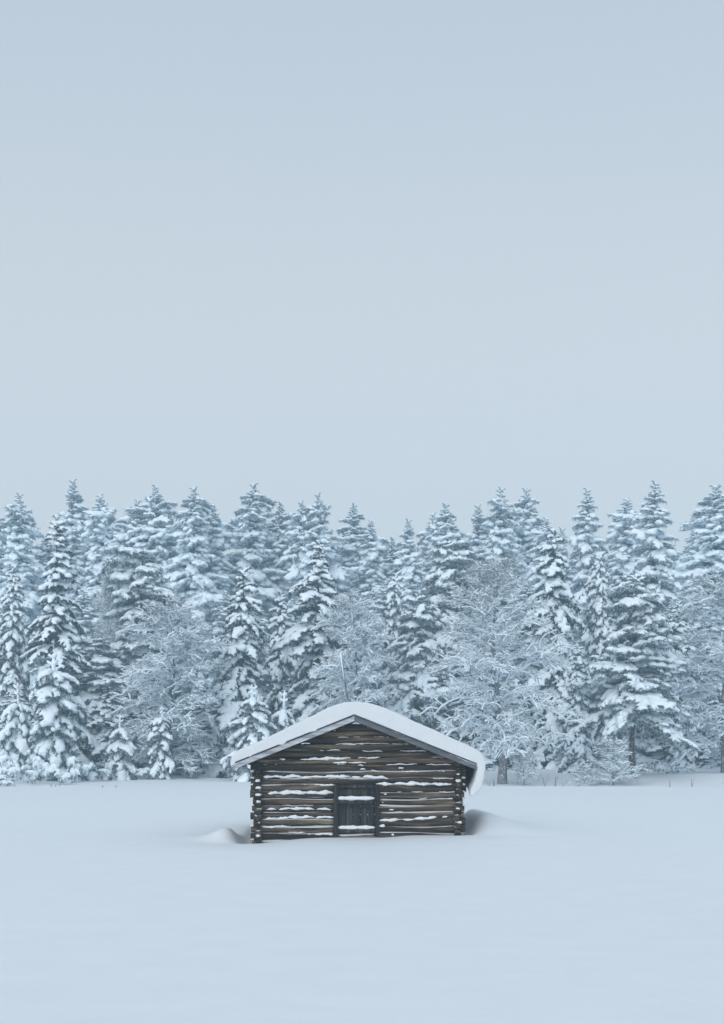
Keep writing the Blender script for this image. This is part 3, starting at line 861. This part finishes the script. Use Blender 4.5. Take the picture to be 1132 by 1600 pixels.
# ------------------------------------------------------------------ kinds of tree (nominal height, nominal crown radius)
KIND = {}
def kind(key, meshes, H, R, mats):
    for me, m in zip(meshes, mats):
        me.materials.append(m)
    KIND[key] = (meshes, H, R)
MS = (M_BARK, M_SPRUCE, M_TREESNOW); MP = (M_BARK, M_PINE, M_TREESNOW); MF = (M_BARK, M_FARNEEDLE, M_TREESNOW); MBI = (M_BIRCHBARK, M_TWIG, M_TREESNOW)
kind('spruce_a', make_conifer(1, 16.0, 2.75, 'spruce_dark', 'spruce_short', 'light_short', 0.5, 0.66, 6, -28, 4, gap=0.22, var=0.25), 16.0, 2.75, MS)
kind('spruce_b', make_conifer(2, 14.0, 2.4, 'spruce_long', 'spruce_short', 'spruce_short', 0.4, 0.60, 6, -42, -5, gap=0.20, var=0.35, shape=0.66, jz=0.22, pn=0.18, roll=0.3), 14.0, 2.4, MS)
kind('spruce_c', make_conifer(3, 15.5, 2.9, 'spruce_long', 'spruce_short', 'spruce_short', 0.3, 0.62, 6, -34, 2, gap=0.18, var=0.35, shape=0.72, jz=0.22, pn=0.18, roll=0.3), 15.5, 2.9, MS)
kind('droop', make_conifer(4, 12.0, 1.5, 'pine_heavy', 'heavy_short', 'spruce_short', 0.3, 0.50, 6, -30, -8, inner=1, gap=0.05, var=0.25, shape=0.6), 12.0, 1.5, MP)
kind('pine_a', make_conifer(5, 13.5, 2.8, 'pine_long', 'pine_short', 'pine_short', 3.9, 0.55, 5, -22, 6, inner=3, gap=0.18, var=0.35, shape=0.58, jz=0.3, pn=0.26, roll=0.4), 13.5, 2.8, MP)
kind('pine_b', make_conifer(6, 15.0, 2.5, 'pine_long', 'pine_short', 'pine_short', 0.8, 0.66, 6, -36, 4, gap=0.16, var=0.4, shape=0.52, jz=0.25, pn=0.2, roll=0.3), 15.0, 2.5, MP)
FAR = dict(tip=1.1, jz=0.34, pn=0.24, roll=0.4)
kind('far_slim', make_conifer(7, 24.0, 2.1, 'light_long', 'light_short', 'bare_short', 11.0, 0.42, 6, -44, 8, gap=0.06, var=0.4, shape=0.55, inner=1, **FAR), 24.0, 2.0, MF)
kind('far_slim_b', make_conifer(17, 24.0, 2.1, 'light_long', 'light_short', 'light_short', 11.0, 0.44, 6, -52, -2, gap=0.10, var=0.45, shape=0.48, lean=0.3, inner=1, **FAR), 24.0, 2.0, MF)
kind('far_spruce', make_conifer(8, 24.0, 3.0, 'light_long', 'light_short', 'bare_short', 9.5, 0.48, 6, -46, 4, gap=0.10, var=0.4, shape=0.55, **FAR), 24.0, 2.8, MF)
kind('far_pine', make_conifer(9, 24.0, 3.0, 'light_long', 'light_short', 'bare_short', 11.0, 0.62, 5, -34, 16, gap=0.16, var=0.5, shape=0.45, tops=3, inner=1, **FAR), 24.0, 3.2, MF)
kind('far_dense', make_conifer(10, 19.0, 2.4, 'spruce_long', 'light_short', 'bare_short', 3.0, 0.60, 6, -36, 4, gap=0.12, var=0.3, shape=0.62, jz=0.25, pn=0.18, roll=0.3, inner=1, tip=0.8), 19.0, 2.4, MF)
kind('sapling_a', make_conifer(11, 4.2, 1.05, 'pine_heavy', 'heavy_short', 'heavy_short', 0.3, 0.34, 6, -26, 5, inner=1, gap=0.04, var=0.25, shape=0.6, trunk_r=0.06, spike=0.42), 4.2, 1.05, MP)
kind('sapling_b', make_conifer(12, 3.6, 0.85, 'pine_heavy', 'heavy_short', 'heavy_short', 0.25, 0.34, 6, -34, -5, inner=1, gap=0.04, var=0.3, shape=0.5, trunk_r=0.05, spike=0.5), 3.6, 0.85, MP)
kind('birch_a', make_birch(21, 13.5, 3.6, 54, 1.3, 70, 11, 9, rime=0.058, top_rime=0.5, trunk_r=0.27), 13.5, 3.9, MBI)
kind('birch_b', make_birch(22, 12.0, 3.0, 46, 0.9, 95, 11, 10, rime=0.068, top_rime=0.75, trunk_r=0.15), 12.0, 3.4, MBI)
kind('bush', make_birch(23, 2.4, 1.1, 24, 0.12, 30, 6, 5, rime=0.042, top_rime=0.9, trunk_r=0.035), 2.4, 1.2, MBI)

def plant(key, name, px, py_top, Y, width_px, label, group=None, cat='tree', rot=None, base_px=None):
    """stand a tree on the ground at distance Y under photograph column px, its top at row py_top"""
    meshes, H, R = KIND[key]
    X = wx(px, Y); zb = gz(X, Y)
    h = wz(py_top, Y) - zb
    w = width_px * 0.5 / F_PX * Y
    e = empty(name, (X, Y, zb))
    e.rotation_euler = (0.022 * math.sin(px * 1.7), 0.022 * math.cos(px * 2.3), rot if rot is not None else (px * 0.37) % 6.283)
    e.scale = (w / R, w / R, h / H)
    tag(e, label, cat, group)
    for nm, me in zip(('trunk', 'crown', 'snow_load'), meshes):
        o = bpy.data.objects.new(nm, me)
        COL.objects.link(o)
        o.parent = e
        if nm != 'trunk':
            o['kind'] = 'stuff'
    return e

# front of the forest, one by one
FR = [
 ('spruce_a', 'spruce_tree', 92, 812, 101, 150, 'dark spruce with broad snow-laden tiers behind the tall drooping sapling'),
 ('pine_b', 'pine_tree', 222, 862, 106, 138, 'clumpy snow-laden pine between the dark tiered spruce and the bowed bare tree'),
 ('spruce_b', 'spruce_tree', 374, 893, 100, 124, 'dark narrow spruce with hanging snow-laden boughs left of the barn roof'),
 ('spruce_c', 'spruce_tree', 497, 846, 103, 160, 'tall spruce with rounded snow pads and dark gaps above the barn ridge'),
 ('droop', 'spruce_tree', 614, 902, 106, 62, 'slim pale spruce with steeply hanging boughs right behind the barn ridge'),
 ('pine_a', 'pine_tree', 656, 936, 102, 112, 'pine with hanging white snow hands beyond the right slope of the barn roof'),
 ('spruce_b', 'spruce_tree', 872, 832, 104, 138, 'broad pale spruce beside the big bare tree with the thick trunk'),
 ('droop', 'spruce_tree', 934, 868, 106, 70, 'slim drooping spruce wedged behind the pine with the bare lower trunk'),
 ('pine_a', 'pine_tree', 988, 905, 88, 160, 'snow-laden pine with a bare lower trunk standing on the ditch edge'),
 ('droop', 'spruce_tree', 905, 1010, 97, 64, 'short pale spruce with hanging boughs touching the bare-trunked pine'),
 ('droop', 'spruce_tree', 14, 895, 104, 80, 'pale drooping spruce beside the dark tiered spruce at the forest edge'),
 ('pine_b', 'pine_tree', 150, 1000, 103, 110, 'low pine with long sagging snow boughs under the clumpy pine'),
 ('spruce_c', 'spruce_tree', 1062, 940, 108, 100, 'shaded spruce behind the bare tree with sweeping branches'),
 ('pine_b', 'pine_tree', 705, 850, 112, 105, 'pine with drooping snow clumps rising behind the big bare tree'),
 ('spruce_b', 'spruce_tree', 436, 930, 110, 80, 'narrow spruce squeezed between the two dark spruces behind the barn'),
 ('far_dense', 'spruce_tree', 1012, 757, 118, 118, 'tall dark spruce with regular snow tiers behind the bare-trunked pine'),
 ('far_dense', 'spruce_tree', 926, 768, 124, 96, 'tall dark-topped spruce standing clear against the sky'),
 ('far_pine', 'pine_tree', 248, 762, 142, 118, 'tall bushy pine with a broad crown, the widest on the skyline'),
 ('far_pine', 'pine_tree', 507, 774, 144, 100, 'many-topped pine directly behind the spruce with rounded snow pads'),
]
for f in FR:
    plant(*f)
for key, name, px, top, Y, w, label in [
 ('birch_a', 'birch_tree', 783, 862, 85.5, 200, 'big bare birch with thick trunk and fine snow-lined twigs right of the barn'),
 ('birch_b', 'birch_tree', 268, 935, 97, 190, 'bowed bare birch with matted snow-lined twigs behind the two small saplings'),
 ('birch_b', 'birch_tree', 556, 925, 97, 150, 'bare snow-lined birch behind the barn ridge and the leaning pole'),
 ('birch_b', 'birch_tree', 1135, 890, 94, 215, 'bare birch with sweeping snow-lined branches beside the bare-trunked pine'),
 ('birch_a', 'birch_tree', 172, 880, 110, 70, 'thin faint birch between the dark tiered spruce and the clumpy pine')]:
    plant(key, name, px, top, Y, w, label)
for key, px, top, Y, w, label in [
 ('sapling_a', 88, 1018, 92, 124, 'tallest drooping sapling, cloaked in snow before the dark tiered spruce'),
 ('sapling_b', 30, 1068, 95, 66, 'drooping snow-cloaked sapling next to the tallest sapling'),
 ('sapling_b', 187, 1116, 94, 58, 'squat snow-cloaked sapling with a spiky tip and wide skirt'),
 ('sapling_a', 250, 1104, 94, 60, 'rounded column-shaped snow-cloaked sapling before the bowed birch'),
 ('sapling_a', 396, 1070, 92, 100, 'snow-cloaked sapling peeping over the left eave of the barn'),
 ('sapling_b', 440, 1080, 94, 66, 'smaller snow-cloaked sapling beside the one over the barn eave')]:
    plant(key, 'conifer_sapling', px, top, Y, w, label, 'snow-cloaked saplings along the forest edge')
for px, top, Y, w, label in [
 (958, 1160, 83.5, 84, 'twiggy snow-lined bush before the bare-trunked pine'),
 (912, 1196, 82.5, 40, 'small twiggy bush beside the larger twiggy bush'),
 (819, 1178, 84.5, 38, 'drooping frosted bush at the foot of the big birch')]:
    plant('bush', 'bush', px, top, Y, w, label, cat='bush')

# skyline trees: alike but for their place
SKY = [
 ('far_spruce', 28, 775, 122, 84, 'full frosted spruce rising behind the pale drooping spruce at the forest edge'),
 ('far_spruce', -6, 788, 124, 80, 'frosted spruce half in view beyond the pale drooping spruce'),
 ('far_slim', 121, 752, 126, 60, 'slim dark spire, the tallest top near the dark tiered spruce'),
 ('far_slim_b', 155, 774, 122, 70, 'slim frosted spruce right behind the thin faint birch'),
 ('far_slim', 173, 790, 128, 56, 'lower slim spruce top between the thin faint birch and the widest bushy pine'),
 ('far_spruce', 307, 765, 120, 92, 'full frosted spruce next to the widest bushy pine, behind the bowed birch'),
 ('far_spruce', 391, 757, 126, 100, 'tall full spruce on the skyline above the dark narrow spruce'),
 ('far_slim_b', 347, 790, 124, 70, 'leaning slim spruce between two full frosted skyline spruces behind the bowed birch'),
 ('far_slim', 430, 788, 128, 62, 'slim spruce top between the tall full spruce and the many-topped pine'),
 ('far_slim_b', 463, 816, 132, 52, 'short faint spruce top touching the flank of the many-topped pine'),
 ('far_slim', 556, 790, 128, 70, 'slim pointed spruce next to the many-topped pine, above the bare birch'),
 ('far_slim_b', 584, 814, 124, 64, 'slim leaning spruce above the slim pale spruce behind the ridge'),
 ('far_slim', 617, 842, 130, 56, 'lowest spruce top in the dip of the skyline behind the barn ridge'),
 ('far_slim', 639, 816, 122, 52, 'lone slim spire standing in the dip of the skyline'),
 ('far_slim_b', 679, 803, 128, 60, 'slim spruce touching the full spruce above the pine with snow hands'),
 ('far_spruce', 701, 790, 124, 84, 'full frosted spruce above the pine with hanging snow hands'),
 ('far_slim', 749, 791, 130, 58, 'slim spruce top behind the crown of the big birch'),
 ('far_spruce', 775, 766, 124, 84, 'full pointed spruce straight above the big birch'),
 ('far_spruce', 818, 767, 128, 84, 'full spruce with a thin tip between the big birch and the broad pale spruce'),
 ('far_slim_b', 857, 812, 120, 64, 'slim spruce just behind the tip of the broad pale spruce'),
 ('far_slim', 876, 828, 126, 52, 'short slim spruce top beside the tip of the broad pale spruce'),
 ('far_slim_b', 970, 779, 128, 76, 'slim frosted spruce wedged between the two tall dark skyline spruces'),
 ('far_spruce', 1122, 760, 116, 120, 'large frosted spruce towering over the sweeping bare birch'),
 ('far_slim', 1090, 822, 126, 66, 'slim spruce beside the large frosted spruce over the sweeping birch'),
 ('far_slim_b', 1060, 850, 132, 56, 'low spruce top in the gap beside the tall dark regular-tiered spruce'),
 ('far_spruce', 208, 812, 130, 84, 'full spruce crown tucked under the widest bushy pine'),
 ('far_slim', 66, 838, 128, 62, 'slim spruce squeezed behind the tip of the dark tiered spruce')]
for key, px, top, Y, w, lab in SKY:
    plant(key, 'spruce_tree', px, top, Y * 1.17, w * 1.12, lab, 'skyline spruces')
rngf = np.random.default_rng(5)
for i in range(38):                           # the wood goes on behind them
    px = -100 + i * 36 + rngf.uniform(-10, 10)
    Y = rngf.uniform(158, 184)
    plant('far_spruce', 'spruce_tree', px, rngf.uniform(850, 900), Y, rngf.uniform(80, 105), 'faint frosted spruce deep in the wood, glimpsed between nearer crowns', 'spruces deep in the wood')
for i in range(25):                           # second row just behind the front trees
    px = -90 + i * 54 + rngf.uniform(-16, 16)
    plant('far_dense', 'spruce_tree', px, rngf.uniform(905, 985), rngf.uniform(110, 116), rngf.uniform(80, 105),
          'half-hidden snow-laden spruce filling the gaps behind the front trees', 'half-hidden spruces of the second row')

for i in range(26):                           # young growth closing the foot of the wood
    px = -5 + i * 45 + rngf.uniform(-14, 14)
    plant('spruce_b' if i % 3 else 'sapling_a', 'young_spruce', px, rngf.uniform(1040, 1110), rngf.uniform(101, 107), rngf.uniform(80, 120),
          'young snow-laden spruce in the shade under the taller trees', 'young spruces under the taller trees')

# ------------------------------------------------------------------ buried shrubs along the edge
def make_shrub(seed, w, h):
    rng = np.random.default_rng(seed)
    S, Nd = MB(), MB()
    for q in range(7):
        a = rng.uniform(0, 6.28); d = rng.uniform(0, 0.6) * w
        r = rng.uniform(0.14, 0.34) * w
        top = h * rng.uniform(0.55, 1.0) * (1 - 0.6 * (d / w) ** 2)
        S.add(*ball(np.array([math.cos(a) * d, math.sin(a) * d, max(r * .3, top - r * .7)]), r, rng, rng.uniform(0.6, 1.0)))
        for k in range(5):
            aa = a + rng.uniform(-1.6, 1.6)
            fg = curve(np.array([math.cos(a) * d, math.sin(a) * d, top - r * 0.4]), aa, RAD(rng.uniform(0, 30)), RAD(-95), rng.uniform(0.3, 0.75) * h, 5, rng, power=0.8)
            S.add(*tube(fg[:-1], lumpy(4, 0.10 * w, rng, 0.6), 6))
            blades(fg, 16, 0.22, 0.03, rng, Nd, 0.5)
    V, F = remeshed(*S.arrays(), 0.04, 2200, 1, 0.5)
    V += rng.normal(0, 0.010, V.shape)
    ms, mn = np_mesh('snow_load', V, F), Nd.mesh('crown', False)
    ms.materials.append(M_TREESNOW); mn.materials.append(M_PINE)
    return ms, mn
SHR = [make_shrub(40 + i, 0.7, 0.9) for i in range(5)]
for i, (px, top, Y, w) in enumerate([(8, 1176, 88, 44), (34, 1192, 86, 46), (62, 1178, 89, 34), (52, 1202, 84, 36), (78, 1192, 87, 34), (117, 1178, 90, 34), (139, 1188, 91, 30), (92, 1198, 86, 34), (165, 1200, 92, 36), (222, 1198, 94, 34), (8, 1208, 82, 40), (104, 1206, 85, 26)]):
    X = wx(px, Y); zb = gz(X, Y)
    e = empty('snowy_shrub', (X, Y, zb - 0.05)); e.rotation_euler = (0, 0, i * 1.3)
    ww = w / F_PX * Y / 1.6; e.scale = (ww / 0.7, ww / 0.7, max(0.3, (wz(top, Y) - zb)) / 0.9)
    tag(e, 'low shrub buried in rounded snow lumps below the drooping saplings', 'shrub', 'buried shrubs along the left forest edge')
    for nm, me in zip(('snow_load', 'crown'), SHR[i % 5]):
        o = link(nm, me); o.parent = e
for i, (px, top, Y, w, lab) in enumerate([(1016, 1178, 91, 48, 'snow-covered shrub beside the trunk of the bare-trunked pine'), (1066, 1194, 92, 30, 'lone small snow-covered shrub on the low bank')]):
    X = wx(px, Y); zb = gz(X, Y)
    e = empty('snowy_shrub', (X, Y, zb - 0.05)); e.rotation_euler = (0, 0, i * 2 + 1)
    ww = w / F_PX * Y / 1.6; e.scale = (ww / 0.7, ww / 0.7, max(0.3, (wz(top, Y) - zb)) / 0.9)
    tag(e, lab, 'shrub')
    for nm, me in zip(('snow_load', 'crown'), SHR[i % 5]):
        o = link(nm, me); o.parent = e

# dry stalks poking out of the snow along the ditch and the field edge
rngs = np.random.default_rng(8)
for px, Y, hpx in [(851, 83, 24), (881, 82.5, 16), (1047, 82, 14), (1082, 82, 18), (868, 84, 18), (772, 83, 16), (764, 82, 18), (81, 80, 5), (87, 81, 4), (94, 82, 4), (161, 79, 4), (182, 79, 4), (1108, 79, 4), (1115, 78.5, 4)]:
    X = wx(px, Y); zb = gz(X, Y)
    h = hpx / F_PX * Y
    mb = MB()
    for q in range(3):
        P = curve(np.array([rngs.uniform(-.04, .04), 0, -0.1]), rngs.uniform(0, 6), RAD(85), RAD(rngs.uniform(50, 85)), h * rngs.uniform(0.7, 1.0) + 0.1, 5, rngs, 0.08)
        mb.add(*tube(P, [0.012, 0.011, 0.009, 0.008, 0.005], 4))
    o = link('dry_stalk', mb.mesh('dry_stalk'), M_STALK)
    o.location = (X, Y, zb)
    if hpx < 10:
        tag(o, 'tiny dark stalk tips barely showing through the field snow', 'plant', 'stalk tips in the field')
    else:
        tag(o, 'thin upright dry stalks standing along the ditch below the bank', 'plant', 'dry stalks along the ditch')

# ------------------------------------------------------------------ haze
hz, N_, L_, B_ = new_mat('haze')
N_.remove(B_)
pv = N_.new('ShaderNodeVolumePrincipled')
pv.inputs['Color'].default_value = (0.62, 0.86, 1.0, 1)
pv.inputs['Density'].default_value = 0.0015
pv.inputs['Anisotropy'].default_value = 0.0
L_.new(pv.outputs['Volume'], N_['Material Output'].inputs['Volume'])
me = np_mesh('haze', *box(-1000, 1000, -400, 1100, -1.5, 44.0), smooth=False)
haze = link('haze', me, hz)
tag(haze, 'pale winter haze filling the air over field and forest', 'haze', kind='stuff')
